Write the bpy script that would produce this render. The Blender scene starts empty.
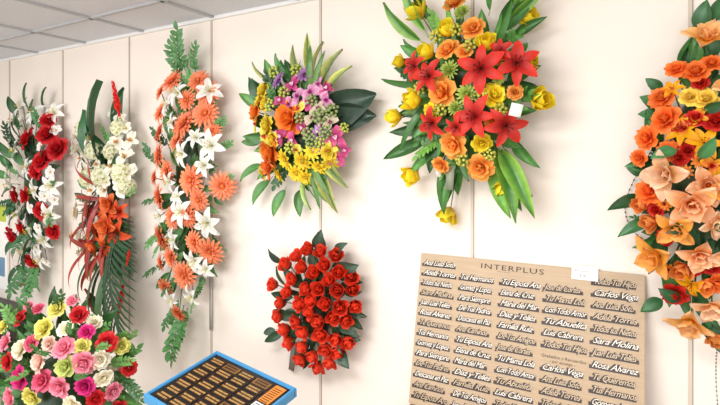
import bpy, bmesh, math, random
import numpy as np
from mathutils import Vector, Matrix
random.seed(7); rng=np.random.default_rng(7)
S=bpy.context.scene
S.view_settings.view_transform='Standard'
S.view_settings.look='None'

# ---------------------------------------------------------------- camera
F=500.0; PHI=math.atan(500/856.0); CAMH=1.65; CD=2.0; HY=161.0
cs,sn=math.cos(PHI),math.sin(PHI)
CAM=np.array([0,-CD,CAMH]); FW=np.array([-sn,cs,0]); RT=np.array([cs,sn,0]); UP=np.array([0,0,1.])
cd=bpy.data.cameras.new('camera'); cam=bpy.data.objects.new('camera',cd); S.collection.objects.link(cam)
cam.location=CAM; cam.rotation_euler=(math.pi/2,0,PHI)
cd.sensor_width=36; cd.lens=36*F/720; cd.shift_y=-(202.5-HY)/720; cd.clip_start=0.05
S.camera=cam
def ray(px,py): return FW+RT*((px-360)/F)+UP*((HY-py)/F)
def wallP(px,py,off):
    d=ray(px,py); t=(CD-off)/d[1]; return CAM+d*t,t
def planeP(Zc):
    def f(px,py,off):
        d=ray(px,py); t=Zc-off; return CAM+d*t,t
    return f
def lin(h):
    h=h.lstrip('#'); o=[]
    for i in (0,2,4):
        c=int(h[i:i+2],16)/255; o.append(c/12.92 if c<=.04045 else ((c+.055)/1.055)**2.4)
    return np.array(o)

# ---------------------------------------------------------------- materials
def mat(name,col,rough=.6,metal=0,noise=0,nscale=8,bump=0,spec=.5,emit=0):
    m=bpy.data.materials.new(name); m.use_nodes=True; nt=m.node_tree; b=nt.nodes['Principled BSDF']
    c=lin(col) if isinstance(col,str) else np.array(col)
    b.inputs['Base Color'].default_value=(*c,1); b.inputs['Roughness'].default_value=rough
    b.inputs['Metallic'].default_value=metal; b.inputs['Specular IOR Level'].default_value=spec
    if noise or bump:
        tc=nt.nodes.new('ShaderNodeTexCoord'); n=nt.nodes.new('ShaderNodeTexNoise'); n.inputs['Scale'].default_value=nscale; n.inputs['Detail'].default_value=4
        nt.links.new(tc.outputs['Object'],n.inputs['Vector'])
        if noise:
            r=nt.nodes.new('ShaderNodeValToRGB'); r.color_ramp.elements[0].position=.3; r.color_ramp.elements[1].position=.7
            r.color_ramp.elements[0].color=(*(c*(1-noise)),1); r.color_ramp.elements[1].color=(*np.minimum(c*(1+noise),1),1)
            nt.links.new(n.outputs['Fac'],r.inputs['Fac']); nt.links.new(r.outputs['Color'],b.inputs['Base Color'])
        if bump:
            bp=nt.nodes.new('ShaderNodeBump'); bp.inputs['Strength'].default_value=bump; bp.inputs['Distance'].default_value=.003
            nt.links.new(n.outputs['Fac'],bp.inputs['Height']); nt.links.new(bp.outputs['Normal'],b.inputs['Normal'])
    return m
def attrmat(name,rough,trans,spec,lo=.76,hi=1.22):
    m=bpy.data.materials.new(name); m.use_nodes=True; nt=m.node_tree; b=nt.nodes['Principled BSDF']; out=nt.nodes['Material Output']
    a=nt.nodes.new('ShaderNodeAttribute'); a.attribute_name='Col'
    tc=nt.nodes.new('ShaderNodeTexCoord'); n=nt.nodes.new('ShaderNodeTexNoise'); n.inputs['Scale'].default_value=45
    nt.links.new(tc.outputs['Object'],n.inputs['Vector'])
    mr=nt.nodes.new('ShaderNodeMapRange'); mr.inputs['To Min'].default_value=lo; mr.inputs['To Max'].default_value=hi
    nt.links.new(n.outputs['Fac'],mr.inputs['Value'])
    vm=nt.nodes.new('ShaderNodeVectorMath'); vm.operation='SCALE'
    nt.links.new(a.outputs['Color'],vm.inputs[0]); nt.links.new(mr.outputs['Result'],vm.inputs['Scale'])
    nt.links.new(vm.outputs['Vector'],b.inputs['Base Color'])
    b.inputs['Roughness'].default_value=rough; b.inputs['Specular IOR Level'].default_value=spec
    t=nt.nodes.new('ShaderNodeBsdfTranslucent'); nt.links.new(vm.outputs['Vector'],t.inputs['Color'])
    mx=nt.nodes.new('ShaderNodeMixShader'); mx.inputs['Fac'].default_value=trans
    nt.links.new(b.outputs['BSDF'],mx.inputs[1]); nt.links.new(t.outputs['BSDF'],mx.inputs[2]); nt.links.new(mx.outputs['Shader'],out.inputs['Surface'])
    return m
M_PET=attrmat('silk_petal',.5,.25,.35,.84,1.2); M_LEAF=attrmat('silk_leaf',.36,.14,.5,.7,1.35)

def box(name,lo,hi,m,bev=0,parent=None):
    me=bpy.data.meshes.new(name); bm=bmesh.new(); bmesh.ops.create_cube(bm,size=1)
    lo=np.array(lo,float);hi=np.array(hi,float);c=(lo+hi)/2
    for v in bm.verts: v.co=Vector([v.co[i]*(hi-lo)[i] for i in range(3)])
    if bev: bmesh.ops.bevel(bm,geom=bm.edges[:],offset=bev,segments=2,affect='EDGES')
    bm.to_mesh(me);bm.free(); o=bpy.data.objects.new(name,me); o.location=c; me.materials.append(m); S.collection.objects.link(o)
    if parent:
        o.parent=parent; o.location=Vector(c)-parent.location
    return o
def empty(name,loc):
    e=bpy.data.objects.new(name,None); e.location=loc; e.empty_display_size=.1; S.collection.objects.link(e); return e

# ---------------------------------------------------------------- room
XL,XR,YF,CZ=-4.75,2.4,-4.8,2.441
m_wall=mat('wall_paint','#eee4da',.75,noise=.025,nscale=2,bump=.05)
m_wall2=mat('wall_paint_side','#ebe7e1',.8,noise=.02)
m_floor=mat('floor_vinyl','#b9ab9c',.45,noise=.08,nscale=5)
m_ceil=mat('ceiling_tile','#d6d9df',.9,noise=.05,nscale=90,bump=.3)
m_tbar=mat('ceiling_tbar','#b4b6ba',.5)
m_joint=mat('joint_strip','#cfc1b2',.5); m_gap=mat('joint_gap','#968676',.7)
box('wall_back',(XL-.1,0,0),(XR+.1,.1,CZ+.1),m_wall)
box('wall_left',(XL-.1,YF,0),(XL,0,CZ+.1),m_wall2)
box('wall_right',(XR,YF,0),(XR+.1,0,CZ+.1),m_wall2)
box('floor',(XL-.1,YF-.1,-.1),(XR+.1,.1,0),m_floor)
box('ceiling',(XL-.1,YF-.1,CZ+.012),(XR+.1,.1,CZ+.1),m_ceil)
wf=empty('wall_front',(0,YF,0))
box('pier_left',(XL,YF-.1,0),(-3.9,YF,CZ+.012),m_wall2,parent=wf); box('pier_right',(1.6,YF-.1,0),(XR,YF,CZ+.012),m_wall2,parent=wf)
box('sill',(-3.9,YF-.1,0),(1.6,YF,.5),m_wall2,parent=wf); box('header',(-3.9,YF-.1,2.3),(1.6,YF,CZ+.012),m_wall2,parent=wf)
m_frame=mat('window_frame','#d8d8d8',.4)
wi=empty('window_1',(0,YF,0))
for i,x in enumerate((-3.9,-2.07,-.24,1.55)): box('mullion_%d'%i,(x,YF-.08,.5),(x+.05,YF-.02,2.3),m_frame,parent=wi)
box('rail_top',(-3.9,YF-.08,2.25),(1.6,YF-.02,2.3),m_frame,parent=wi); box('rail_low',(-3.9,YF-.08,.5),(1.6,YF-.02,.55),m_frame,parent=wi)
def boxes_mesh(name,lst,m):
    me=bpy.data.meshes.new(name); bm=bmesh.new()
    for lo,hi in lst:
        r=bmesh.ops.create_cube(bm,size=1)
        for v in r['verts']: v.co=Vector([(lo[i]+hi[i])/2+v.co[i]*(hi[i]-lo[i]) for i in range(3)])
    bm.to_mesh(me);bm.free(); me.materials.append(m); o=bpy.data.objects.new(name,me); S.collection.objects.link(o); return o
g=[]
x=XL+.25
while x<XR: g.append(((x-.011,YF,CZ),(x+.011,0,CZ+.014))); x+=.6
y=-.35
while y>YF: g.append(((XL,y-.011,CZ),(XR,y+.011,CZ+.0135))); y-=.6
boxes_mesh('trim_ceiling_grid',g,m_tbar)
box('trim_ceiling_edge',(XL,-.022,CZ-.006),(XR,0,CZ+.014),mat('edge_white','#efefef',.5))
k=1
for s in (-4.35,-3.61,-2.863,-2.133,-1.391,-.636,.11,.86,1.6):
    box('trim_%d'%k,(s-.006,-.0035,0.1),(s+.006,0.001,CZ-.006),m_joint); 
    box('trim_%d'%(k+20),(s+.006,-.002,0.1),(s+.0085,0.001,CZ-.006),m_gap); k+=1
box('baseboard_back',(XL,-.012,0),(XR,0,.1),m_wall2,.003)

# ---------------------------------------------------------------- template geometry
def petal(L,W,a0,a1,cup=.5,p=1.,q=.7,e0=.06,e1=.06,nu=5,nv=4,ruf=0,az=0,r0=0,z0=0,apow=1,kind=0,twist=0):
    t=np.linspace(0,1,nu+1); ang=np.radians(a0+(a1-a0)*t**apow); am=(ang[1:]+ang[:-1])/2
    x=np.concatenate([[0],np.cumsum(np.cos(am)*L/nu)]); z=np.concatenate([[0],np.cumsum(np.sin(am)*L/nu)])
    w=W*np.sin(np.pi*(e0+(1-e0-e1)*t)**p)**q
    s=np.linspace(-1,1,nv+1); c=max(cup,1e-3)
    T,Sg=np.meshgrid(t,s,indexing='ij'); Wg=w[:,None]
    y=Wg*np.sin(Sg*c)/c; off=Wg*(1-np.cos(Sg*c))/c
    if ruf:
        ph=random.random()*6.28; off=off+ruf*W*np.sin(ph+Sg*3.5+T*3)*T
    X=x[:,None]-np.sin(ang)[:,None]*off+r0; Z=z[:,None]+np.cos(ang)[:,None]*off+z0
    ca,sa=math.cos(az),math.sin(az)
    V=np.stack([X*ca-y*sa,X*sa+y*ca,Z],-1).reshape(-1,3)
    n=nv+1; Fc=[(i*n+j,(i+1)*n+j,(i+1)*n+j+1,i*n+j+1) for i in range(nu) for j in range(nv)]
    return dict(V=V,F=np.array(Fc),T=T.ravel(),S=Sg.ravel(),K=np.full(T.size,kind))
def blob(r=1,c=(0,0,0),zs=1,kind=1,nu=7,nv=4):
    V=[];T=[]
    for i in range(nv+1):
        a=math.pi*i/nv
        for j in range(nu):
            b=2*math.pi*j/nu; V.append((c[0]+r*math.sin(a)*math.cos(b),c[1]+r*math.sin(a)*math.sin(b),c[2]+r*zs*math.cos(a))); T.append(.5+.5*math.cos(a))
    Fc=[(i*nu+j,(i+1)*nu+j,(i+1)*nu+(j+1)%nu,i*nu+(j+1)%nu) for i in range(nv) for j in range(nu)]
    return dict(V=np.array(V),F=np.array(Fc),T=np.array(T),S=np.ones(len(V)),K=np.full(len(V),kind))
def tube(pts,r0,r1,kind=2,n=4):
    pts=np.array(pts,float); V=[];T=[]; m=len(pts)
    for i,p in enumerate(pts):
        d=pts[min(i+1,m-1)]-pts[max(i-1,0)]; d=d/(np.linalg.norm(d)+1e-9)
        u=np.cross(d,[.3,.5,.81]); u/=np.linalg.norm(u)+1e-9; v=np.cross(d,u); r=r0+(r1-r0)*i/(m-1)
        for j in range(n):
            a=2*math.pi*j/n; V.append(p+r*(u*math.cos(a)+v*math.sin(a))); T.append(i/(m-1))
    Fc=[(i*n+j,(i+1)*n+j,(i+1)*n+(j+1)%n,i*n+(j+1)%n) for i in range(m-1) for j in range(n)]
    return dict(V=np.array(V),F=np.array(Fc),T=np.array(T),S=np.ones(len(V)),K=np.full(len(V),kind))
def merge(l):
    V=[];Fc=[];T=[];Sg=[];K=[];o=0
    for d in l: V.append(d['V']);Fc.append(d['F']+o);T.append(d['T']);Sg.append(d['S']);K.append(d['K']);o+=len(d['V'])
    return dict(V=np.concatenate(V),F=np.concatenate(Fc),T=np.concatenate(T),S=np.concatenate(Sg),K=np.concatenate(K))
def xf(d,M,p=(0,0,0)): return dict(V=d['V']@np.array(M).T+np.array(p),F=d['F'],T=d['T'],S=d['S'],K=d['K'])
def ring(n,ph=0,jit=.12,**k):
    o=[]
    for i in range(n):
        kk=dict(k); kk['az']=ph+2*math.pi*i/n+random.uniform(-jit,jit); kk['L']=k['L']*random.uniform(.92,1.06)
        kk['a0']=k['a0']+random.uniform(-5,5); kk['a1']=k['a1']+random.uniform(-10,10); o.append(petal(**kk))
    return o
def basis(n,spin=0,ref=None):
    n=np.array(n,float); n/=np.linalg.norm(n)
    r=np.array([0,0,1.]) if abs(n[2])<.9 else np.array([1.,0,0])
    x=np.cross(r,n); x/=np.linalg.norm(x); y=np.cross(n,x)
    X=x*math.cos(spin)+y*math.sin(spin); Y=np.cross(n,X)
    return np.stack([X,Y,n],1)
TM={}
def t_rose():
    p=random.random()*6
    l =ring(3,p,r0=.02,L=.42,W=.24,a0=88,a1=112,cup=1.2,z0=.28,q=.4)
    l+=ring(4,p+.5,r0=.07,L=.52,W=.33,a0=84,a1=98,cup=1.1,z0=.16,q=.4)
    l+=ring(5,p+1,r0=.13,L=.64,W=.42,a0=68,a1=76,cup=.9,z0=.06,q=.4,ruf=.12)
    l+=ring(5,p+1.6,r0=.14,L=.82,W=.50,a0=50,a1=34,cup=.6,z0=0,q=.4,ruf=.15,apow=2)
    l+=ring(6,p+2,r0=.12,L=.98,W=.52,a0=30,a1=-22,cup=.4,z0=-.05,q=.4,ruf=.2,apow=2)
    return merge(l)
def t_bud():
    p=random.random()*6
    l =ring(3,p,r0=.02,L=.72,W=.30,a0=86,a1=112,cup=1.3,z0=.6,q=.45)
    l+=ring(3,p+.5,r0=.10,L=1.0,W=.46,a0=78,a1=104,cup=1.2,z0=.3,q=.45)
    l+=ring(4,p+1,r0=.12,L=1.2,W=.58,a0=58,a1=92,cup=1.0,z0=0,q=.45)
    l+=ring(4,p+1.7,r0=.12,L=1.25,W=.6,a0=48,a1=62,cup=.8,z0=0,q=.45,ruf=.1,apow=2)
    l+=ring(5,p,r0=.05,L=.6,W=.12,a0=20,a1=60,cup=.3,z0=-.05,kind=2,nv=2,nu=3)
    return merge(l)
def t_tulip():
    p=random.random()*6
    l=ring(3,p,r0=.05,L=1.5,W=.62,a0=50,a1=116,cup=1.1,q=.55)+ring(3,p+1,r0=.05,L=1.6,W=.7,a0=38,a1=100,cup=1.,q=.55)+ring(3,p+.5,r0=.05,L=1.4,W=.6,a0=32,a1=64,cup=.8,q=.55,ruf=.1)
    return xf(merge(l),np.eye(3)*1.2)
def t_lily(w=.3,a1=-32):
    p=random.random()*6
    l=ring(3,p,r0=.04,L=1.2,W=w,a0=48,a1=a1,cup=.6,q=.85,p=.9,e1=.01,nu=7)+ring(3,p+math.pi/3,r0=.04,L=1.15,W=w*.85,a0=44,a1=a1,cup=.6,q=.85,p=.9,e1=.01,nu=7)
    for i in range(6):
        a=i*1.047+.3; d=np.array([math.cos(a)*.22,math.sin(a)*.22,.62]); l.append(tube([(0,0,0),d*.6,d],.018,.014,kind=1,n=3)); l.append(blob(.055,d,.8,1,5,3))
    return merge(l)
def t_gerb():
    l =ring(17,0,.05,r0=.12,L=.88,W=.125,a0=20,a1=-16,cup=.5,q=.5,nv=2,nu=4)
    l+=ring(15,.2,.05,r0=.12,L=.72,W=.115,a0=32,a1=0,cup=.5,q=.5,nv=2,nu=4,z0=.04)
    l+=ring(14,.1,.05,r0=.1,L=.5,W=.09,a0=50,a1=20,cup=.5,q=.55,nv=2,nu=3,z0=.06)
    l+=ring(12,.1,.05,r0=.06,L=.28,W=.05,a0=65,a1=50,cup=.5,q=.55,nv=2,nu=2,z0=.1,kind=1)
    l.append(blob(.16,(0,0,.12),.7,1)); return merge(l)
def t_daisy():
    l=ring(10,0,.06,r0=.1,L=.9,W=.2,a0=25,a1=-10,cup=.5,q=.6,nv=2,nu=4)+ring(8,.3,.06,r0=.1,L=.65,W=.18,a0=45,a1=15,cup=.5,q=.6,nv=2,nu=3)
    l.append(blob(.22,(0,0,.1),.6,1)); return merge(l)
def t_mum():
    l=[]
    for a,n,L,z in ((80,5,.45,.35),(62,9,.55,.25),(42,12,.62,.15),(22,14,.75,.05),(2,14,.85,-.02)):
        l+=ring(n,a,.1,r0=.12,L=L,W=.1,a0=a,a1=a+15,cup=.6,q=.5,nv=2,nu=3,z0=z)
    l.append(blob(.2,(0,0,.3),1,0)); return merge(l)
def t_small():
    l=ring(5,0,.1,r0=.05,L=.95,W=.42,a0=30,a1=-5,cup=.5,q=.55,nv=2,nu=3); l.append(blob(.16,(0,0,.1),.7,1,5,3)); return merge(l)
def t_hyd():
    l=[];sm=TM['small'][0]
    for i in range(24):
        z=1-i/24*1.05; r=math.sqrt(max(0,1-z*z)); a=i*2.4; n=(r*math.cos(a),r*math.sin(a),z)
        l.append(xf(sm,basis(n,random.random()*6)*.36,np.array(n)*.72))
    return merge(l)
def t_orchid():
    l=ring(3,.5,r0=.05,L=.95,W=.27,a0=20,a1=-10,cup=.4,q=.7)+ [petal(.95,.5,20,-15,cup=.5,q=.5,az=a,ruf=.1) for a in (0.1,math.pi-.1)]
    l+=ring(3,0,r0=.02,L=.38,W=.16,a0=70,a1=40,cup=.9,kind=1,nu=3); return merge(l)
def t_mag():
    p=random.random()*6
    l=ring(3,p,r0=.06,L=.85,W=.42,a0=80,a1=72,cup=.9,q=.5,ruf=.15)+ring(4,p+.5,r0=.1,L=1.05,W=.5,a0=58,a1=56,cup=.8,q=.75,ruf=.2)+ring(4,p+1,r0=.1,L=1.4,W=.5,a0=38,a1=8,cup=.7,q=.85,e1=.02,ruf=.25,nu=7)
    l.append(blob(.2,(0,0,.2),1.4,1)); return merge(l)
def t_spike():
    l=[]
    for i in range(30):
        h=i/30; l.append(petal(.34*(1-h*.5),.13*(1-h*.4),55,80,cup=.8,q=.6,nv=2,nu=3,az=i*2.4,r0=.12*(1-h*.7),z0=h*1.7))
    l.append(tube([(0,0,-.3),(0,0,1.8)],.1,.03,kind=0)); return merge(l)
def t_berry():
    l=[]
    for i in range(14):
        z=1-i/14*1.2; r=math.sqrt(max(0,1-z*z)); a=i*2.4; l.append(blob(.24,(r*math.cos(a)*.75,r*math.sin(a)*.75,z*.75),1,0,6,4))
    return merge(l)
def t_leaf(W=.2,a0=18,a1=-28,p=.75): return merge([petal(1,W,a0,a1,cup=.55,q=.9,p=p,e0=.02,e1=.005,nu=8,nv=4,ruf=.15,apow=1.3),tube([(-.15,0,0),(.05,0,0)],.012,.01,kind=0,n=3)])
def t_blade(): return petal(1,.055,22,-45,cup=.6,q=.6,p=.8,e0=.05,e1=.005,nu=12,nv=2,apow=1.4)
def t_sprig():
    l=[]; n=8; pts=[]
    for i in range(n+1):
        h=i/n; pts.append((h*.85,.05*math.sin(h*4),.12*math.sin(h*2.2)))
    l.append(tube(pts,.012,.006,kind=0,n=3))
    for i in range(1,n+1):
        for sd in ((1,-1) if i<n else (0,)):
            pl=petal(.22*random.uniform(.8,1.15),.06,15,-20,cup=.5,q=.8,p=.8,e1=.01,nu=4,nv=2)
            a=sd*random.uniform(.7,1.1); c,s_=math.cos(a),math.sin(a); rx=random.uniform(-.5,.5)
            R=np.array([[c,-s_,0],[s_,c,0],[0,0,1]])@np.array([[1,0,0],[0,math.cos(rx),-math.sin(rx)],[0,math.sin(rx),math.cos(rx)]])
            l.append(xf(pl,R,pts[i]))
    return merge(l)
def t_palm():
    l=[];n=15;pts=[(h*.8,0,.1*math.sin(h*2.5)) for h in np.linspace(0,1,n+1)]
    l.append(tube(pts,.015,.006,kind=0,n=3))
    for i in range(2,n+1):
        h=i/n
        for sd in (1,-1):
            pl=petal(.42*math.sin(.5+h*1.9)**.8,.018,10,-30,cup=.5,q=.6,p=.8,e1=.01,nu=4,nv=2)
            a=sd*(1.05-.7*h); c,s_=math.cos(a),math.sin(a); l.append(xf(pl,[[c,-s_,0],[s_,c,0],[0,0,1]],pts[i]))
    return merge(l)
def t_big(): return petal(1,.3,15,-25,cup=.45,q=.7,p=.7,e0=.04,e1=.01,nu=8,nv=6,ruf=.12)
TM['small']=[t_small() for _ in range(2)]
for k,f,n in (('rose',t_rose,4),('bud',t_bud,3),('tulip',t_tulip,3),('lily',t_lily,3),('gerb',t_gerb,2),('daisy',t_daisy,2),('mum',t_mum,1),('hyd',t_hyd,2),('orchid',t_orchid,2),('mag',t_mag,3),('spike',t_spike,1),('berry',t_berry,1),('leaf',t_leaf,4),('blade',t_blade,2),('sprig',t_sprig,4),('palm',t_palm,2),('big',t_big,2)):
    TM[k]=[f() for _ in range(n)]
GR=['#3a6a34','#4a7c3e','#2f5532','#5a8c4a']

class Bq:
    def __init__(s,cx,cy,rx,ry,D=.2,pos=wallP,out=(0,-1,0),rt=(1,0,0),wall=True,greens=GR,dmin=.05,core=True,corecol='#2a4a26',fs=1.,cr=.42):
        s.cx,s.cy,s.rx,s.ry,s.D=cx,cy,rx,ry,D; s.pos=pos; s.out=np.array(out,float); s.rt=np.array(rt,float); s.wall=wall; s.g=greens; s.dmin=dmin; s.fs=fs
        s.V=[];s.F=[];s.C=[];s.M=[];s.n=0
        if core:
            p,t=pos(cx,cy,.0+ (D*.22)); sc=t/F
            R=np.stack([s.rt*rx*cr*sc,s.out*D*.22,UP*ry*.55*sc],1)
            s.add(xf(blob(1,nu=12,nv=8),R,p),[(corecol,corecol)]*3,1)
    def rr(s,px,py): return ((px-s.cx)/s.rx)**2+((py-s.cy)/s.ry)**2
    def dep(s,px,py): return s.dmin+(s.D-s.dmin)*math.sqrt(max(0,1-.85*s.rr(px,py)))
    def rad(s,px,py):
        v=s.rt*(px-s.cx)/s.rx+UP*(s.cy-py)/s.ry; return v
    def add(s,d,cols,mi,var=.1,mode=0):
        V=d['V']; C=np.zeros((len(V),3)); b=random.uniform(1-var,1+var*.8)
        for k in range(3):
            m=d['K']==k
            if not m.any(): continue
            c0,c1=cols[min(k,len(cols)-1)]; c0=lin(c0) if isinstance(c0,str) else c0; c1=lin(c1) if isinstance(c1,str) else c1
            T=(np.abs(d['S']) if mode==1 else d['T'])[m][:,None]
            C[m]=(c0+(c1-c0)*T)
        if mi==1 and mode==0: C*= (1+.35*(np.abs(d['S'])<.1))[:,None]
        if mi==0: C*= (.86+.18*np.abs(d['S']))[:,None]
        C=np.clip(C*b,0,1)
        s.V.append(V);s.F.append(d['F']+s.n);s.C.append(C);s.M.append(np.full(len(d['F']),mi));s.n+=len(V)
    def fl(s,kind,px,py,r,c0,c1,cc='#d8b020',cc1=None,d=None,tilt=.75,dir=None,dd=0,stem=True):
        d=s.dep(px,py)+dd if d is None else d
        p,t=s.pos(px,py,d); n=s.out+s.rad(px,py)*tilt+rng.normal(0,.14,3)
        if dir is not None: n=s.out*dir[2]+s.rt*dir[0]+UP*dir[1]
        sc=r*t/F*(s.fs if dir is None else 1)
        tm=random.choice(TM[kind]); B=basis(n,random.random()*6.28)*sc
        nn=n/np.linalg.norm(n); hgt={'rose':.35,'bud':.7,'tulip':.8,'lily':.3,'hyd':.3,'spike':.8}.get(kind,.15)
        p2=p-nn*hgt*sc
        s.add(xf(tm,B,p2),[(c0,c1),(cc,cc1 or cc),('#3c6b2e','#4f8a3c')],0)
        if stem:
            q,_=s.pos(s.cx+(px-s.cx)*.5,s.cy+(py-s.cy)*.55,.03)
            s.add(tube([q,(q+p2)/2-nn*.01,p2],.003,.0025),[('#35602c','#35602c')]*3,1)
    def many(s,kind,lst,r,c0,c1,**k):
        for a in lst:
            rr=a[2] if len(a)>2 else r
            s.fl(kind,a[0],a[1],rr,c0,c1,**k)
    def leaf(s,kind,px,py,ang,L,c0=None,c1=None,d=.05,lift=.25,roll=None,mode=0,ws=1):
        """px,py base; ang in degrees, image plane; L px"""
        p,t=s.pos(px,py,d); a=math.radians(ang); sc=L*t/F
        X=s.rt*math.cos(a)+UP*math.sin(a)+s.out*lift; X/=np.linalg.norm(X)
        Z=s.out-X*np.dot(s.out,X); Z/=np.linalg.norm(Z); Y=np.cross(Z,X)
        ro=random.uniform(-.6,.6) if roll is None else roll
        Y2=Y*math.cos(ro)+Z*math.sin(ro); Z2=np.cross(X,Y2)
        c=random.choice(s.g); c0=c0 or c; c1=c1 or c
        s.add(xf(random.choice(TM[kind]),np.stack([X*sc,Y2*sc*ws,Z2*sc],1),p),[(c0,c1)]*3,1,var=.3,mode=mode)
    def fill(s,kind,n,L,r0=.3,r1=.95,d=.06,jit=35,lift=.3,**k):
        for i in range(n):
            a=2*math.pi*(i+random.random())/n; r=random.uniform(r0,r1)
            px=s.cx+s.rx*r*math.cos(a); py=s.cy-s.ry*r*math.sin(a)
            ang=math.degrees(math.atan2(math.sin(a)*s.ry,math.cos(a)*s.rx))+random.uniform(-jit,jit)
            dd=random.uniform(d,d+(s.D-d)*.45*max(0,1-r*.8))
            s.leaf(kind,px,py,ang,L*random.uniform(.7,1.2),d=dd,lift=lift*random.uniform(.3,1.6),**k)
    def card(s,px,py,w,h,ang,d,col):
        p,t=s.pos(px,py,d); a=math.radians(ang); sc=t/F
        X=(s.rt*math.cos(a)+UP*math.sin(a)); Y=(-s.rt*math.sin(a)+UP*math.cos(a))
        V=[];
        for o in (0,.0015):
            for i,j in ((-1,-1),(1,-1),(1,1),(-1,1)): V.append(p+X*i*w*sc/2+Y*j*h*sc/2+s.out*o)
        Fc=np.array([(0,1,2,3),(4,5,6,7),(0,1,5,4),(1,2,6,5),(2,3,7,6),(3,0,4,7)])
        s.add(dict(V=np.array(V),F=Fc,T=np.zeros(8),S=np.ones(8),K=np.zeros(8,int)),[(col,col)]*3,0,var=0)
    def back(s):
        p,t=s.pos(s.cx,s.cy-s.ry*.5,.03); q,_=s.pos(s.cx,s.cy-s.ry*.5,.0)
        s.add(tube([q,(p+q)/2,p],.004,.004),[('#777777','#777777')]*3,1)
    def done(s,name):
        V=np.concatenate(s.V);Fc=np.concatenate(s.F);C=np.concatenate(s.C);Mi=np.concatenate(s.M)
        if s.wall: V[:,1]=np.minimum(V[:,1],-.004)
        c,_=s.pos(s.cx,s.cy,.02); me=bpy.data.meshes.new(name)
        me.from_pydata((V-c).tolist(),[],Fc.tolist())
        me.materials.append(M_PET);me.materials.append(M_LEAF)
        me.polygons.foreach_set('material_index',Mi.astype(np.int32)); me.polygons.foreach_set('use_smooth',np.ones(len(Fc),bool))
        at=me.color_attributes.new('Col','FLOAT_COLOR','POINT'); at.data.foreach_set('color',np.concatenate([C,np.ones((len(C),1))],1).astype(np.float32).ravel())
        me.update(); o=bpy.data.objects.new(name,me); o.location=c; S.collection.objects.link(o); return o

# ---- A : far left red / white spray
A=Bq(32,185,30,95,.15,fs=1.35,greens=['#33603a','#3f7040','#2a5034','#4c8048']); A.back()
A.fill('leaf',40,22,.2,.8); A.fill('sprig',16,26,.3,.75)
A.many('lily',[(20,106),(14,150),(50,186),(17,214),(48,215),(22,250),(33,190),(53,112),(8,185),(42,240),(28,230),(12,122),(34,112),(26,168),(38,260)],8.5,'#eef0dc','#ffffff',cc='#d9c23c')
A.many('rose',[(25,138),(41,160),(56,148),(46,133),(12,237,8),(40,212,7),(24,196,7),(47,120,6),(34,172,7),(52,232,6),(30,262,6),(14,196,6),(20,228,6)],8.5,'#9c0c14','#e0242c')
A.many('small',[(30,118),(56,130),(8,168),(36,248),(54,200),(46,262),(26,165),(18,176),(38,228),(30,208),(16,268),(50,172),(10,140),(40,146),(22,120),(44,196),(12,256)],5,'#f4efe2','#ffffff')
for x,y,a,l in ((30,110,80,28),(45,108,60,24),(18,115,115,22),(20,265,-110,26),(42,262,-75,30),(35,270,-90,28)): A.leaf('leaf',x,y,a,l)
A.leaf('sprig',36,262,-80,40); A.leaf('sprig',25,262,-100,36)
A.done('red_rose_spray')

# ---- B : cream orchid & protea spray
B=Bq(107,205,33,110,.16,fs=1.2); B.back()
B.fill('leaf',30,26,.2,.65); B.fill('sprig',12,28,.3,.6)
for x,y,a,l in ((104,165,93,86),(96,160,108,55),(118,130,72,44)): B.leaf('big',x,y,a,l,'#2a5c35','#357040',d=.08,lift=.12,ws=.5)
B.leaf('palm',118,225,-78,112,'#24492c','#2e5c36',d=.1,lift=.08,roll=.1); B.leaf('palm',115,235,-86,96,'#28502f','#2e5c36',d=.08,lift=.08); B.leaf('palm',115,205,-66,70,'#28502f','#2e5c36',d=.08,lift=.08)
for x,y,a,l in ((113,260,-88,80),(108,255,-95,74),(98,250,-105,60),(105,262,-82,66)): B.leaf('blade',x,y,a,l,'#28452a','#3c5a30',d=.1)
for i in range(24):
    B.leaf('blade',random.uniform(90,112),random.uniform(180,260),random.choice((random.uniform(90,190),random.uniform(-130,-75))),random.uniform(30,56),'#6e1c18','#a03424',d=.1,lift=.3)
B.many('hyd',[(82,128,10),(92,150,10),(100,176,12),(120,172,11),(118,126,9),(86,178,10),(125,186,9),(110,150,9)],11,'#d8dc9a','#fbf8e4',cc='#b8c25a')
B.many('orchid',[(74,136),(90,190),(130,140),(84,250),(80,240),(78,252),(110,166),(96,164),(124,156),(90,138),(80,158),(116,142),(104,190),(120,188),(127,172),(84,170),(74,150)],9,'#f2ead0','#fffef4',cc='#d8a060')
B.many('small',[(120,118),(112,112),(126,128),(88,138),(76,150),(100,190),(76,205),(77,214),(106,182),(118,184),(82,196)],6,'#f2eec8','#ffffff')
B.many('lily',[(104,214,13),(115,234,14),(94,232,11),(88,216,10),(118,212,10),(104,248,10)],12,'#b8240c','#f06430',cc='#7a3014')
B.many('mag',[(107,226,9),(95,246,8),(110,204,8)],10,'#c83a18','#f08040',cc='#5a2814')
B.many('daisy',[(75,212,8),(72,236,6)],8,'#e0a020','#f6d85a')
B.fl('spike',116,98,17,'#d8141c','#f83a30',dir=(.05,1,.25),d=.2)
B.fl('spike',120,303,16,'#c81410','#f0301c',dir=(.02,-1,.2),d=.14)
B.fl('spike',128,258,8,'#c81410','#f0301c',dir=(.1,-1,.3),d=.16)
B.fl('mag',97,300,10,'#5a2018','#9a4a36',cc='#3a1810',d=.13)
B.done('tropical_flower_spray')

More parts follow.
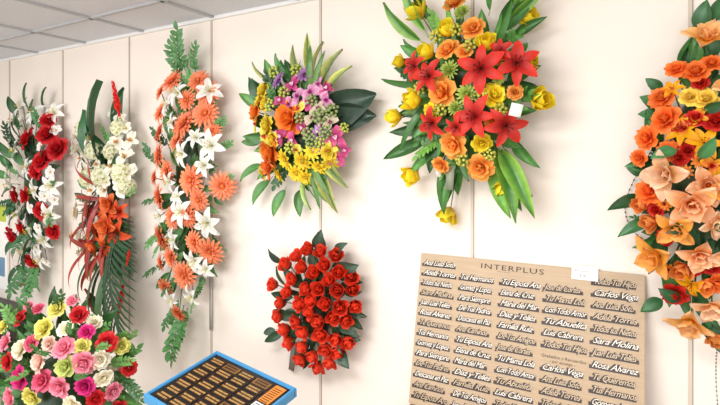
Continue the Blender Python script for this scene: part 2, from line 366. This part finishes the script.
# ---- C : long coral gerbera spray
C=Bq(187,190,37,155,.16,fs=1.3,greens=['#4a7a42','#5c9050','#3a6638']); C.back()
C.fill('leaf',46,22,.2,.75); C.fill('sprig',30,28,.4,.75)
for x,y,a,l in ((187,72,92,48),(182,75,105,36),(196,72,70,32),(184,305,-92,52),(188,308,-82,38),(178,300,-105,32),(222,150,25,26),(226,180,15,20),(215,135,40,30),(215,240,-10,26),(212,120,60,26),(184,325,-90,40)):
    C.leaf('sprig',x,y,a,l,'#4a7a44','#5c9a5a',d=.06)
pk=[(207,93),(172,80),(198,80,10),(160,92,8),(160,112,9),(183,123,13),(205,113,12),(159,132,10),(158,155,11),(190,180,13),(222,186,12),(158,197,11),(187,216,11),(212,130,8),(160,238,12),(209,252,12),(183,276,12),(172,218,10),(165,288,9),(193,242,10),(166,172,10),(198,200,10),(178,314,9),(154,178,8),(176,140,9),(170,258,10),(160,262,8),(186,100,9)]
C.many('gerb',pk,11,'#f06a34','#ffa478',cc='#d85a2c',cc1='#f08c50',tilt=.6)
wl=[(176,92,10),(209,90,10),(210,145,12),(180,154,11),(180,212,11),(206,224,12),(193,262,10),(190,298,10),(168,182,9),(203,165,9),(166,104,9),(172,240,9),(195,137,8),(158,216,8),(176,196,8),(170,122,8),(205,270,8),(170,300,8)]
C.many('lily',wl,12,'#eef0e0','#ffffff',cc='#d8c850',tilt=.6,dd=.02)
C.card(211,300,4,60,0,.01,'#c8c4bc')
C.done('coral_gerbera_spray')

# ---- D : mixed purple / yellow bouquet
D=Bq(298,128,54,75,.19,fs=1.2); D.back()
D.fill('leaf',40,28,.2,.7); D.fill('sprig',10,30,.3,.6)
for x,y,a,l in ((325,120,20,64),(335,118,0,48)): D.leaf('big',x,y,a,l,'#26382a','#31493a',d=.08,lift=.1,ws=1.0,roll=.1)
for x,y,a,l in ((320,95,50,55),(325,100,38,50),(315,90,70,50),(322,155,-40,52),(318,165,-55,58),(305,175,-70,38),(270,80,135,28),(300,80,95,36),(310,75,85,42)):
    D.leaf('leaf',x,y,a,l,'#2f5a2a','#c8cc70' if y<170 else '#a8bc60',d=.1,mode=1,ws=.6)
for x,y,a,l in ((262,165,215,30),(270,180,235,32),(262,140,185,24),(285,190,250,30),(300,190,-80,28)): D.leaf('leaf',x,y,a,l,'#3c6a34','#5a8a4a')
for a,l in ((-60,60),(-50,60),(-68,60),(-75,50),(62,60),(80,62),(100,48)): D.leaf('blade',310,130+(25 if a<0 else -25),a,l,'#6a8a4a','#4f7a3c',d=.1)
D.many('rose',[(287,118,15),(268,152,13),(254,112,9)],13,'#e05410','#fb9438')
D.many('mag',[(270,166,9)],11,'#d04418','#f88a40')
D.many('rose',[(266,126,10),(272,140,8),(330,153,8),(262,90,8),(264,104,7)],10,'#d8b01c','#f6e04a')
D.many('orchid',[(255,124,8),(264,136,9),(296,150,8),(328,150,9),(298,108,8)],9,'#d8c820','#f4f080',cc='#c83050')
D.many('daisy',[(284,160,10),(302,162,10),(296,174,9),(278,174,9),(312,152,8),(330,164,8),(262,174,7),(306,178,8),(258,100,8),(318,168,8)],9,'#e8b410','#fde640',cc='#b8a020')
D.many('orchid',[(292,84,9),(326,88,8),(280,100,8),(302,128,8),(335,137,10),(336,160,8),(280,136,8),(344,150,7),(306,104,7),(292,140,8)],9,'#a81c64','#e868a0',cc='#f8d8e8')
D.many('orchid',[(310,92,9),(297,96,8),(318,84,7),(326,100,8),(318,146,7),(288,104,7)],9,'#c060a0','#f0b8d4',cc='#a03070')
D.many('daisy',[(318,134,8),(278,80,8),(304,74,8)],8,'#7a3c8a','#c890d0',cc='#50204a')
D.many('orchid',[(318,108,8),(312,118,8),(330,122,8),(322,126,8)],9,'#b8a888','#e8dcc0',cc='#a04070')
D.many('berry',[(320,116,8),(308,134,7),(312,142,7),(332,110,7),(300,118,6),(326,132,7),(312,100,6)],8,'#5a7a40','#a8b878')
D.many('berry',[(284,92,6),(270,106,6),(320,142,6),(290,148,6),(344,128,5),(296,70,6),(274,72,6)],6,'#8a9a30','#cdd86a')
D.done('mixed_purple_bouquet')

# ---- E : red rosebud heart bouquet
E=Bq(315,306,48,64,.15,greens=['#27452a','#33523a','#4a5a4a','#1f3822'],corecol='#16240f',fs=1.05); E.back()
E.fill('leaf',36,24,.3,.8)
for x,y,a,l in ((335,272,20,36),(342,285,-5,28),(318,250,70,24),(322,250,95,20),(282,262,140,20),(340,320,-20,26),(335,345,-40,28),(275,330,200,14),(345,335,0,22),(335,258,45,26)):
    E.leaf('leaf',x,y,a,l,'#2a4030','#3c5444',d=.07,ws=1.5)
pts=[];tries=0
random.seed(21)
while len(pts)<44 and tries<6000:
    tries+=1; u=random.uniform(-1,1);v=random.uniform(-1,1)
    x=313+u*44; y=306+v*63
    if v>0 and abs(u-.15*v)>1-.5*v**1.5: continue
    if u*u+v*v>1: continue
    if all((x-a)**2+(y-b)**2>12.5**2 for a,b in pts): pts.append((x,y))
for x,y in pts: E.fl('bud',x,y,random.uniform(8.8,10.2),'#980e08','#fc4a2c',tilt=.9)
E.card(293,356,7,30,-8,.03,'#9a8e86')
E.done('red_rosebud_bouquet')

# ---- F : large lily bouquet
G2=['#3d7030','#4a8038','#33602c','#6a9c44']
Fq=Bq(466,95,80,100,.24,greens=G2,fs=1.15); Fq.back()
Fq.fill('leaf',40,36,.2,.68); Fq.fill('sprig',14,40,.3,.6)
for x,y,a,l in ((430,60,140,36),(425,75,165,34),(425,140,205,48),(430,125,190,44),(435,150,225,36),(430,20,120,35),(500,25,50,40),(505,30,38,50),(490,10,70,36),(515,35,20,36),(512,140,-45,42),(505,150,-58,56),(495,160,-72,62),(455,165,-100,46),(450,160,-92,56),(505,170,-65,46)):
    Fq.leaf('leaf',x,y,a,l,d=.08,ws=.75)
for x,y,a,l in ((425,30,110,56),(420,40,132,56),(510,20,35,48),(515,10,60,40),(500,150,-60,78),(495,150,-70,78)):
    Fq.leaf('leaf',x,y,a,l,'#2f6a28','#8ab848',mode=1,d=.1,ws=.6)
for i in range(12): Fq.leaf('blade',random.uniform(440,490),random.uniform(60,130),random.uniform(0,360),random.uniform(55,85),d=.1)
ye=[(427,52,9),(486,43,9),(495,94,11),(540,100,11),(502,188,10),(448,214,9),(395,117,8),(413,100,10),(412,175,9),(482,144,9),(447,30,9),(526,18,10),(417,12,10),(430,112,8),(400,62,6),(532,62,6)]
for x,y,r in ye: Fq.fl('tulip' if Fq.rr(x,y)>.3 else 'rose',x,y,r,'#f0b414','#ffee38',tilt=1.1)
Fq.many('rose',[(440,92,14),(447,48,11),(472,27,11),(452,145,13),(480,168,12),(440,166,8),(453,2,10),(464,50,8),(515,92,7),(492,120,7)],12,'#f4701c','#ffb858')
rl=[(480,68,20),(517,62,19),(427,75,15),(473,116,18),(507,126,18),(430,124,14),(412,66,12),(455,128,10),(500,50,11)]
Fq.many('lily',rl,15,'#9c1014','#f04030',cc='#5a1c0c',tilt=.5,dd=.04)
Fq.many('mum',[(449,70,10),(467,94,11),(462,12,9),(455,108,8),(498,78,7)],10,'#8aa838','#ccdc74')
Fq.many('berry',[(497,60,7),(440,110,7),(500,110,7),(420,88,7),(484,95,7),(436,36,7),(490,155,6),(470,45,7),(462,160,7),(455,30,7)],7,'#98a830','#d0d060')
Fq.card(516,110,12,13,-15,.3,'#f6f4f0'); Fq.card(450,178,8,24,-4,.16,'#9aa08a'); Fq.card(438,171,5,12,10,.16,'#e8e4dc')
Fq.done('lily_and_rose_bouquet')

# ---- G : right bouquet
Gq=Bq(705,180,80,165,.19,greens=['#2a5a34','#3a7040','#28502c','#4a8040'],fs=1.12); Gq.back()
Gq.fill('leaf',54,36,.2,.75)
for x,y,a,l in ((668,110,150,30),(670,118,170,30),(700,30,80,30),(712,20,55,32),(654,160,195,28),(650,172,170,22),(668,165,205,30),(715,235,20,36),(662,300,215,24),(705,320,-60,30),(715,335,-50,26),(668,225,200,26),(662,90,140,20)):
    Gq.leaf('leaf',x,y,a,l,'#2a5a34','#3c7040',d=.08,ws=1.5)
for x,y,a,l,dd in ((676,150,200,26,.2),(700,158,60,26,.22),(690,222,210,26,.2),(716,230,40,28,.22),(680,300,150,24,.14),(704,110,20,22,.18)): Gq.leaf('leaf',x,y,a,l,d=dd,ws=1.4,lift=.4)
for x,y,a,l in ((655,225,165,24),(655,165,150,22)): Gq.leaf('sprig',x,y,a,l,d=.06)
Gq.many('rose',[(661,97,11),(664,118,13),(696,70,11),(645,138,11),(648,190,13),(712,62,9),(638,158,8),(668,150,10),(676,68,9),(718,285,10)],12,'#f04a0c','#ff8c3c')
Gq.many('rose',[(706,98,10),(690,96,9)],9,'#f0b420','#fce468')
mags=[(707,38,15),(666,174,17),(692,204,18),(676,228,14),(657,256,16),(690,322,15),(712,306,14),(708,185,14),(700,255,14),(730,190,18),(735,90,18),(735,250,18),(716,222,13)]
mc=[('#fbb01c','#ffc890'),('#fcc030','#fbab60'),('#f89a34','#ffd0a8'),('#fab450','#ffdcc0')]
for i,(x,y,r) in enumerate(mags): Gq.fl('mag',x,y,r,*mc[(i*3+i//4)%4],cc='#c85a18',dd=.03,tilt=1.1)
Gq.many('lily',[(682,130,14),(705,142,14),(672,88,9),(690,286,12)],11,'#fcc408','#f8a018',cc='#c02814')
Gq.many('orchid',[(684,128,10),(712,166,10),(698,116,9)],10,'#e03014','#fcc820',cc='#a01410')
Gq.many('rose',[(676,124,7),(695,118,8),(674,296,11),(712,268,9),(688,150,8),(716,120,10),(664,238,8),(680,158,7),(704,206,7),(694,270,8),(655,210,7),(700,82,7)],8,'#8c0c0c','#dc2a1c')
Gq.many('tulip',[(640,205,7),(682,270,9),(706,286,8),(650,222,8),(716,340,8)],9,'#ee6a1c','#ffb060')
Gq.many('rose',[(740,130,14),(750,160,14),(740,290,13),(755,220,14),(740,50,13)],13,'#f0500c','#ff9440')
Gq.many('daisy',[(685,172,7),(700,160,8),(668,270,7),(664,204,7)],8,'#e05010','#f8a030',cc='#5a2010')
Gq.done('orange_magnolia_bouquet')

# ---- H : bottom-left rose bouquet in vase on side table
ZH=2.35
pH=planeP(ZH)
H=Bq(62,388,74,90,.26,pos=pH,out=-FW,rt=RT,wall=False,dmin=-.02,greens=['#3a6a34','#4c7e3c','#2c5428','#5c8a48'],core=False)
ctr,_=pH(62,402,0)
H.add(xf(blob(1,nu=14,nv=9),np.diag([.18,.18,.22]),ctr+np.array([0,0,.0])),[('#22401e','#22401e')]*3,1)
H.fill('leaf',60,34,.4,.85,d=.02); H.fill('sprig',34,36,.4,.85,d=.02)
cl={'m':('#b00c58','#ee3c94'),'p':('#e86080','#ffa8bc'),'h':('#d82858','#f87898'),'y':('#c8b82c','#f4f08c'),'w':('#f0e0b4','#fffbe8'),'r':('#a01020','#e43034'),'c':('#f6b8a0','#ffe6d8'),'g':('#a8c044','#e2ea94')}
for k,x,y,r in (('m',18,379,13),('c',37,362,11),('h',41,381,11),('p',63,347,11),('g',64,367,11),('p',83,364,12),('y',42,328,11),('w',18,350,10),('y',56,308,9),('r',78,314,9),('r',18,318,8),('w',94,322,8),('r',107,342,10),('r',130,368,8),('y',122,346,8),('p',4,342,9),('m',86,332,8),('w',64,328,8),('h',30,343,8),('w',100,360,9),('y',82,346,8),('r',6,362,9),('p',58,388,11),('y',30,398,10),('m',84,387,10),('w',104,379,9),('p',8,398,10),('h',38,308,6),('r',96,400,9),('c',48,344,8),('p',28,306,6),('p',114,392,9),('y',2,326,8),('r',118,410,9),('w',70,406,10),('p',72,300,6)):
    H.fl('rose',x,y,r,*cl[k],tilt=.9,stem=False)
for x,y,a,l,dd in ((40,325,100,32,.1),(60,315,80,30,.1),(95,340,45,32,.1),(110,365,20,34,.1),(100,390,-5,40,.1),(20,325,120,28,.1),(120,380,-30,36,.1),(50,355,140,22,.28),(74,380,30,22,.28),(30,370,200,22,.26),(95,350,20,22,.24),(70,336,80,20,.24)): H.leaf('sprig',x,y,a,l,d=dd)
for i in range(26):
    a=random.uniform(-.3,math.pi+.3); e=random.uniform(.05,1.1)
    dirv=RT*math.cos(a)*math.cos(e)+FW*abs(math.sin(a))*math.cos(e)+UP*math.sin(e)
    p=ctr+dirv*np.array([.25,.25,.27])
    k=random.choice(list(cl)); H.add(xf(random.choice(TM['rose']),basis(dirv,random.random()*6)*.045,p),[cl[k]],0)
    H.add(tube([ctr,p],.003,.003),[('#35602c','#35602c')]*3,1)
hb=H.done('rose_bouquet_in_vase')
def lathe(name,prof,m,loc,parent=None,n=32):
    me=bpy.data.meshes.new(name); bm=bmesh.new(); rs=[]
    for r,z in prof: rs.append([bm.verts.new((r*math.cos(2*math.pi*i/n),r*math.sin(2*math.pi*i/n),z)) for i in range(n)])
    for a,b in zip(rs[:-1],rs[1:]):
        for i in range(n): bm.faces.new((a[i],a[(i+1)%n],b[(i+1)%n],b[i]))
    bm.faces.new(rs[0][::-1]); bm.faces.new(rs[-1])
    for f in bm.faces: f.smooth=True
    bm.to_mesh(me);bm.free();me.materials.append(m);o=bpy.data.objects.new(name,me);S.collection.objects.link(o)
    o.location=Vector(loc)-(parent.location if parent else Vector((0,0,0)))
    if parent:o.parent=parent
    return o
m_vase=mat('vase_ceramic','#e8e4da',.3,noise=.02); m_dark=mat('dark_wood','#2e2622',.45,noise=.15,nscale=6); m_wood=mat('table_wood','#8a6a4a',.5,noise=.15,nscale=6)
tz=.15
lathe('vase',[(.06,tz+.001),(.075,tz+.02),(.095,tz+.12),(.08,tz+.26),(.06,tz+.34),(.075,tz+.39),(.068,tz+.385)],m_vase,(ctr[0],ctr[1],0),hb)
tb=empty('side_table',(ctr[0],ctr[1],0))
lathe('top',[(.20,tz-.03),(.21,tz-.02),(.21,tz-.005),(.20,tz)],m_dark,(ctr[0],ctr[1],0),tb); lathe('leg',[(.14,0),(.14,.02),(.03,.04),(.03,tz-.04),(.08,tz-.03)],m_dark,(ctr[0],ctr[1],0),tb)

# ---------------------------------------------------------------- plaque board
def text_mesh(bm,txt,size,M,extr=.0015,off=0,shear=.35,mi=0,fitw=None,space=1.0,align='LEFT'):
    # built at unit size, then scaled (tiny glyphs with an outline offset are unstable)
    K=size
    cu=bpy.data.curves.new('t','FONT'); cu.body=txt; cu.size=1; cu.extrude=extr/K; cu.offset=off/K; cu.shear=shear; cu.resolution_u=2; cu.space_character=space; cu.align_x=align
    ob=bpy.data.objects.new('t',cu); S.collection.objects.link(ob); bpy.context.view_layer.update()
    me=bpy.data.meshes.new_from_object(ob.evaluated_get(bpy.context.evaluated_depsgraph_get()))
    co=np.array([v.co[:] for v in me.vertices])
    sx=K
    if fitw and len(co): sx=fitw/(co[:,0].max()-co[:,0].min())
    me.transform(M@Matrix.Diagonal((sx,K,K,1)))
    for p in me.polygons: p.material_index=mi
    bm.from_mesh(me); bpy.data.objects.remove(ob); bpy.data.curves.remove(cu); bpy.data.meshes.remove(me)
xb0,xb1,ztop,zbot=-.856,-.02,1.253,.662
th=math.atan(.22); Lb=(ztop-zbot)/math.cos(th)
ytop=-.002; 
v=Vector((0,math.sin(th),math.cos(th))); n=Vector((0,-math.cos(th),math.sin(th))); u=Vector((1,0,0))
org=Vector((xb0,ytop,ztop))-v*Lb
MB=Matrix(((u[0],v[0],n[0],org[0]),(u[1],v[1],n[1],org[1]),(u[2],v[2],n[2],org[2]),(0,0,0,1)))
m_board=bpy.data.materials.new('board_plywood'); m_board.use_nodes=True; nt=m_board.node_tree; bs=nt.nodes['Principled BSDF']
tc=nt.nodes.new('ShaderNodeTexCoord'); mp=nt.nodes.new('ShaderNodeMapping'); mp.inputs['Scale'].default_value=(2,30,30); nz=nt.nodes.new('ShaderNodeTexNoise'); nz.inputs['Scale'].default_value=3
cr=nt.nodes.new('ShaderNodeValToRGB'); cr.color_ramp.elements[0].color=(*lin('#a88e70'),1); cr.color_ramp.elements[1].color=(*lin('#c0a88a'),1)
nt.links.new(tc.outputs['Object'],mp.inputs['Vector']);nt.links.new(mp.outputs['Vector'],nz.inputs['Vector']);nt.links.new(nz.outputs['Fac'],cr.inputs['Fac']);nt.links.new(cr.outputs['Color'],bs.inputs['Base Color']); bs.inputs['Roughness'].default_value=.45
Wb=xb1-xb0; TB=.012
bm=bmesh.new(); r=bmesh.ops.create_cube(bm,size=1)
for q in r['verts']: q.co=Vector(((q.co.x+.5)*Wb,(q.co.y+.5)*Lb,(q.co.z+.5)*TB))
bmesh.ops.bevel(bm,geom=bm.edges[:],offset=.002,segments=2,affect='EDGES')
me=bpy.data.meshes.new('name_plaque_board'); bm.to_mesh(me); bm.free(); me.materials.append(m_board)
board=bpy.data.objects.new('name_plaque_board',me); board.matrix_world=MB; S.collection.objects.link(board)
names=['Ana Luisa Soto','Maria del Mar','Juan Luis Telles','Jose de Cortes','Gomez y Lopez','Luis Cabrera','Ana Caminos','Adela Torres','Diaz y Telles','Rosa Alvarez','Tu Mama Lola','Para Siempre','Todos Tus Hijos','Tu Esposa Ana','Todos tus Nietos','Familia Ruiz','Te Queremos','Con Todo Amor','De Tus Padres','Carlos Vega','Elena de Cruz','Sara Molina','De Tus Amigos','Tus Hermanos','Tu Abuelita','Descansa en Paz']
m_lt=mat('plaque_highlight','#f6efe2',.3); m_br=mat('plaque_bronze','#2c1f17',.25,metal=.3); m_md=mat('plaque_highlight_dim','#c2ac90',.3,metal=.3); m_ink=mat('plaque_ink','#33261c',.6)  # cream and tan colours paint the lit tops of dark bronze letters
bm=bmesh.new(); random.seed(5)
cols=[.012,.176,.340,.504,.668]; ni=0
SP=.0405
for ci,cu0 in enumerate(cols):
    for ri in range(14):
        if ri==0 and ci in (1,2,3): continue
        vv=Lb-.048-SP*ri
        if vv<.02: continue
        if ci==3 and ri in(7,): continue
        nm=names[(ni*7+ci*3)%len(names)]; ni+=1; w=.150*random.uniform(.88,1.0)
        light=random.random()<(.85 if ci<3 else .6)  # brighter painted highlight more often in left columns, which reflect more light
        M=Matrix.Translation((cu0+random.uniform(0,.004),vv,TB))
        text_mesh(bm,nm,.029,M@Matrix.Translation((0,0,.001)),.001,.0026,mi=1,fitw=w,space=.9,shear=.5)
        text_mesh(bm,nm,.029,M@Matrix.Translation((.003,.001,.0035)),.0008,-.0001,mi=0 if light else 2,fitw=w-.006,space=.9,shear=.5)
        r=bmesh.ops.create_cube(bm,size=1)
        for q in r['verts']:
            q.co=Vector((cu0+w*.5+q.co.x*w*1.03,vv+.001+q.co.y*.012,TB+.0012+q.co.z*.0024))
        for f in {f for q in r['verts'] for f in q.link_faces}: f.material_index=1
text_mesh(bm,'INTERPLUS',.028,Matrix.Translation((.26,Lb-.036,TB)),.0005,0,shear=0,mi=3,fitw=.24,space=1.15)
text_mesh(bm,'* * * * * *',.012,Matrix.Translation((.33,Lb-.049,TB)),.0005,0,shear=0,mi=3)
text_mesh(bm,'Grabados y Recuerdos',.016,Matrix.Translation((.505,Lb-.328,TB)),.0005,0,shear=.1,mi=3,fitw=.15)
text_mesh(bm,'- por encargo -',.014,Matrix.Translation((.535,Lb-.343,TB)),.0005,0,shear=.1,mi=3)
me=bpy.data.meshes.new('plaques'); bm.to_mesh(me); bm.free()
for m in (m_lt,m_br,m_md,m_ink): me.materials.append(m)
pl=bpy.data.objects.new('plaques',me); S.collection.objects.link(pl); pl.parent=board
m_paper=mat('paper','#f6f5f2',.7)
bm=bmesh.new(); r=bmesh.ops.create_cube(bm,size=1)
for q in r['verts']: q.co=Vector((.645+q.co.x*.088,Lb-.014+q.co.y*.05,TB+.004+q.co.z*.001))
text_mesh(bm,'Recuerdo',.012,Matrix.Translation((.612,Lb-.011,TB+.0046)),.0002,0,0,mi=1); text_mesh(bm,'$ 45',.014,Matrix.Translation((.628,Lb-.028,TB+.0046)),.0002,0,0,mi=1)
me=bpy.data.meshes.new('price_tag'); bm.to_mesh(me); bm.free(); me.materials.append(m_paper); me.materials.append(m_ink)
pt=bpy.data.objects.new('price_tag',me); S.collection.objects.link(pt); pt.parent=board
ct=empty('console_table',(-.45,-.25,0))
box('top',(-.855,-.36,.625),(.12,-.005,.66-.001),m_wood,.004,ct)
for i,(x,y) in enumerate(((-.84,-.34),(.05,-.34),(-.84,-.05),(.05,-.05))): box('leg_%d'%(i+1),(x,y,0),(x+.04,y+.04,.625),m_wood,.003,ct)

# ---------------------------------------------------------------- blue display tray
def cw(X,H,Z): return CAM+RT*X+FW*Z-UP*H
T0=cw(-.658,.87,2.30); Rv=RT*.402-FW*.266-UP*.053; Lv=-RT*.226-FW*.291-UP*.058
wR=np.linalg.norm(Rv); wL=np.linalg.norm(Lv); ex=Rv/wR; ey=-(Lv-ex*np.dot(Lv,ex)); ey/=np.linalg.norm(ey); ez=np.cross(ex,ey)
if ez[2]<0: ez=-ez
o0=T0-ey*wL
MT=Matrix(((ex[0],ey[0],ez[0],o0[0]),(ex[1],ey[1],ez[1],o0[1]),(ex[2],ey[2],ez[2],o0[2]),(0,0,0,1)))
tray=empty('display_tray',(0,0,0)); tray.matrix_world=MT
def tbox(name,lst,m,bev=0):
    bm=bmesh.new()
    for lo,hi in lst:
        r=bmesh.ops.create_cube(bm,size=1)
        for q in r['verts']: q.co=Vector([(lo[i]+hi[i])/2+q.co[i]*(hi[i]-lo[i]) for i in range(3)])
    if bev: bmesh.ops.bevel(bm,geom=bm.edges[:],offset=bev,segments=2,affect='EDGES')
    me=bpy.data.meshes.new(name); bm.to_mesh(me); bm.free(); me.materials.append(m); o=bpy.data.objects.new(name,me); S.collection.objects.link(o); o.parent=tray; return o
m_blue=mat('tray_blue','#4a98cc',.3); m_blk=mat('tray_black','#1a191a',.3); m_gold=mat('gold_letters','#d8ac68',.35,metal=.3); m_or=mat('orange_label','#f0903c',.5); m_brn=mat('plate_brown','#2e221c',.3,metal=.2)
m_tan=mat('plate_tan','#8a6438',.35,metal=.2)
fw_=.016
tbox('frame',[((0,0,-.04),(wR,fw_,0)),((0,wL-fw_,-.04),(wR,wL,0)),((0,fw_,-.04),(fw_,wL-fw_,0)),((wR-fw_,fw_,-.04),(wR,wL-fw_,0))],m_blue,.003)
tbox('bed',[((fw_,fw_,-.038),(wR-fw_,wL-fw_,-.008))],m_blk)
pls=[];pls2=[];gl=[];gd=[];ogs=[];wl_=[]
xs0,xs1,ys0,ys1=.028,wR-.028,.028,wL-.028
zb=-.008
nc,nr=4,7; random.seed(3)
for i in range(nc):
    for j in range(nr):
        a=xs0+(xs1-xs0)*.84*i/nc; b=ys0+(ys1-ys0)*j/nr; w=(xs1-xs0)*.84/nc-.006; h=(ys1-ys0)/nr-.009
        tan=random.random()<.15
        (pls2 if tan else pls).append(((a,b,zb),(a+w,b+h,zb+.004)))
        for rw in (.28,.7):
            x=a+.005+random.uniform(0,.012)
            while x<a+w-.012:
                l=random.uniform(.002,.009); (gd if tan else gl).append(((x,b+h*(rw-.11),zb+.004),(min(x+l,a+w-.003),b+h*(rw+.11),zb+.0052))); x+=l+.003
xa=xs0+(xs1-xs0)*.865; xz=xs0+(xs1-xs0)*.99
ogs.append(((xa,ys0,zb),(xz,ys0+.12,zb+.003))); wl_.append(((xa,ys0+.13,zb),(xz,ys0+.2,zb+.003))); ogs.append(((xa,ys0+.21,zb),(xz,ys1,zb+.003)))
x=ys0+.008
while x<ys1-.01: gd.append(((xa+.006,x,zb+.003),(xz-.008,x+.004,zb+.0036))); x+=.012
tbox('plates',pls,m_brn); tbox('plates_tan',pls2,m_tan); tbox('letters',gl,m_gold); tbox('letters_dark',gd,m_brn); tbox('orange_label',ogs,m_or); tbox('white_label',wl_,m_paper)
cc=o0+ex*wR/2+ey*wL/2
ps=empty('display_pedestal',(cc[0],cc[1],0))
zt=cc[2]-.085
box('column',(cc[0]-.05,cc[1]-.05,.03),(cc[0]+.05,cc[1]+.05,zt),m_dark,.004,ps); box('base',(cc[0]-.16,cc[1]-.16,0),(cc[0]+.16,cc[1]+.16,.03),m_dark,.004,ps)
tbox('support_block',[((wR/2-.09,wL/2-.09,-.09),(wR/2+.09,wL/2+.09,-.038))],m_dark)

# ---------------------------------------------------------------- rosaries
def beads(name,pts,r,col,step,spl=True):
    m=mat(name+'_mat',col,.3); bm=bmesh.new(); P=np.array(pts)
    seg=[]
    for a,b in zip(P[:-1],P[1:]):
        k=max(1,int(np.linalg.norm(b-a)/step)); seg+= [a+(b-a)*i/k for i in range(k)]
    for p in seg: bmesh.ops.create_uvsphere(bm,u_segments=8,v_segments=6,radius=r,matrix=Matrix.Translation(p-P[0]))
    me=bpy.data.meshes.new(name); bm.to_mesh(me); t=tube(P-P[0],r*.3,r*.3)
    bm2=bmesh.new(); bm2.from_mesh(me); vs=[bm2.verts.new(v) for v in t['V']]
    for f in t['F']: bm2.faces.new([vs[i] for i in f])
    bm2.to_mesh(me); bm.free(); bm2.free()
    for p in me.polygons: p.use_smooth=True
    me.materials.append(m); o=bpy.data.objects.new(name,me); o.location=P[0]; S.collection.objects.link(o); return o
def curvepts(ctrl,off,n=24):
    c=np.array(ctrl,float); out=[]
    for i in range(n+1):
        t=i/n*(len(c)-1); k=min(int(t),len(c)-2); f=t-k
        p0,p1,p2,p3=c[max(k-1,0)],c[k],c[k+1],c[min(k+2,len(c)-1)]
        q=.5*(2*p1+(p2-p0)*f+(2*p0-5*p1+4*p2-p3)*f*f+(3*p1-p0-3*p2+p3)*f**3); out.append(wallP(q[0],q[1],off)[0])
    return out
beads('rosary',curvepts([(652,150),(634,180),(625,208),(634,232),(655,245)],.012),.003,'#5a2a1c',.011)
beads('rosary',curvepts([(722,335),(717,350),(716,378),(718,410)],.05),.003,'#8a8680',.014)

# ---------------------------------------------------------------- misc at left
cb=empty('low_cabinet',(-4.4,-.25,0))
box('body',(-4.72,-.5,.06),(-3.95,-.02,.54),m_dark,.006,cb); box('top',(-4.74,-.52,.54),(-3.92,-.014,.57),m_dark,.005,cb); box('plinth',(-4.68,-.46,0),(-4.0,-.03,.06),m_dark,0,cb)
m_hd=mat('handle_metal','#b0b0b0',.3,metal=1)
box('door_line',(-4.34,-.505,.08),(-4.33,-.499,.52),m_blk,0,cb); box('handle',(-4.30,-.52,.3),(-4.28,-.5,.42),m_hd,.003,cb)
p1,_=wallP(-14,200,0); p2,_=wallP(8,290,0)
pe=box('wall_notice',(p1[0],-.004,p2[2]),(p2[0],-.001,p1[2]),m_paper)
box('notice_header',(p1[0]+.02,-.006,p1[2]-.16),(p2[0]-.02,-.004,p1[2]-.03),mat('notice_green','#b8c840',.6),0,pe)
box('notice_lines',(p1[0]+.03,-.006,p2[2]+.1),(p2[0]-.04,-.004,p2[2]+.25),mat('notice_blue','#6a90b0',.6),0,pe)
p1,_=wallP(20,273,0); p2,_=wallP(30,291,0)
pe=box('wall_label',(p1[0],-.004,p2[2]),(p2[0],-.001,p1[2]),m_paper)
box('label_mark',(p1[0]+.01,-.006,p2[2]+.03),(p2[0]-.01,-.004,p2[2]+.09),mat('label_red','#c83a30',.6),0,pe)

# ---------------------------------------------------------------- light
def area(name,loc,tgt,sx,sy,e,col):
    l=bpy.data.lights.new(name,'AREA'); l.shape='RECTANGLE'; l.size=sx;l.size_y=sy;l.energy=e;l.color=col
    o=bpy.data.objects.new(name,l); o.location=loc; o.rotation_euler=(Vector(tgt)-Vector(loc)).to_track_quat('-Z','Y').to_euler(); S.collection.objects.link(o); return o
area('window_light',(-1.15,-4.7,1.5),(-1.15,0,1.3),5,1.7,98,(1,.99,.985))
area('ceiling_lamp_light',(-1.0,-1.9,2.41),(-1.0,-1.5,0),1.2,.5,46,(1,.985,.965))
area('ceiling_lamp_light',(-3.2,-1.9,2.41),(-3.2,-1.5,0),1.2,.5,28,(1,.99,.985))
area('ceiling_lamp_light',(.9,-1.9,2.41),(.9,-1.6,0),1.2,.3,15,(1,.985,.965))
w=bpy.data.worlds.new('world'); S.world=w; w.use_nodes=True; w.node_tree.nodes['Background'].inputs[0].default_value=(.9,.95,1,1); w.node_tree.nodes['Background'].inputs[1].default_value=1.2
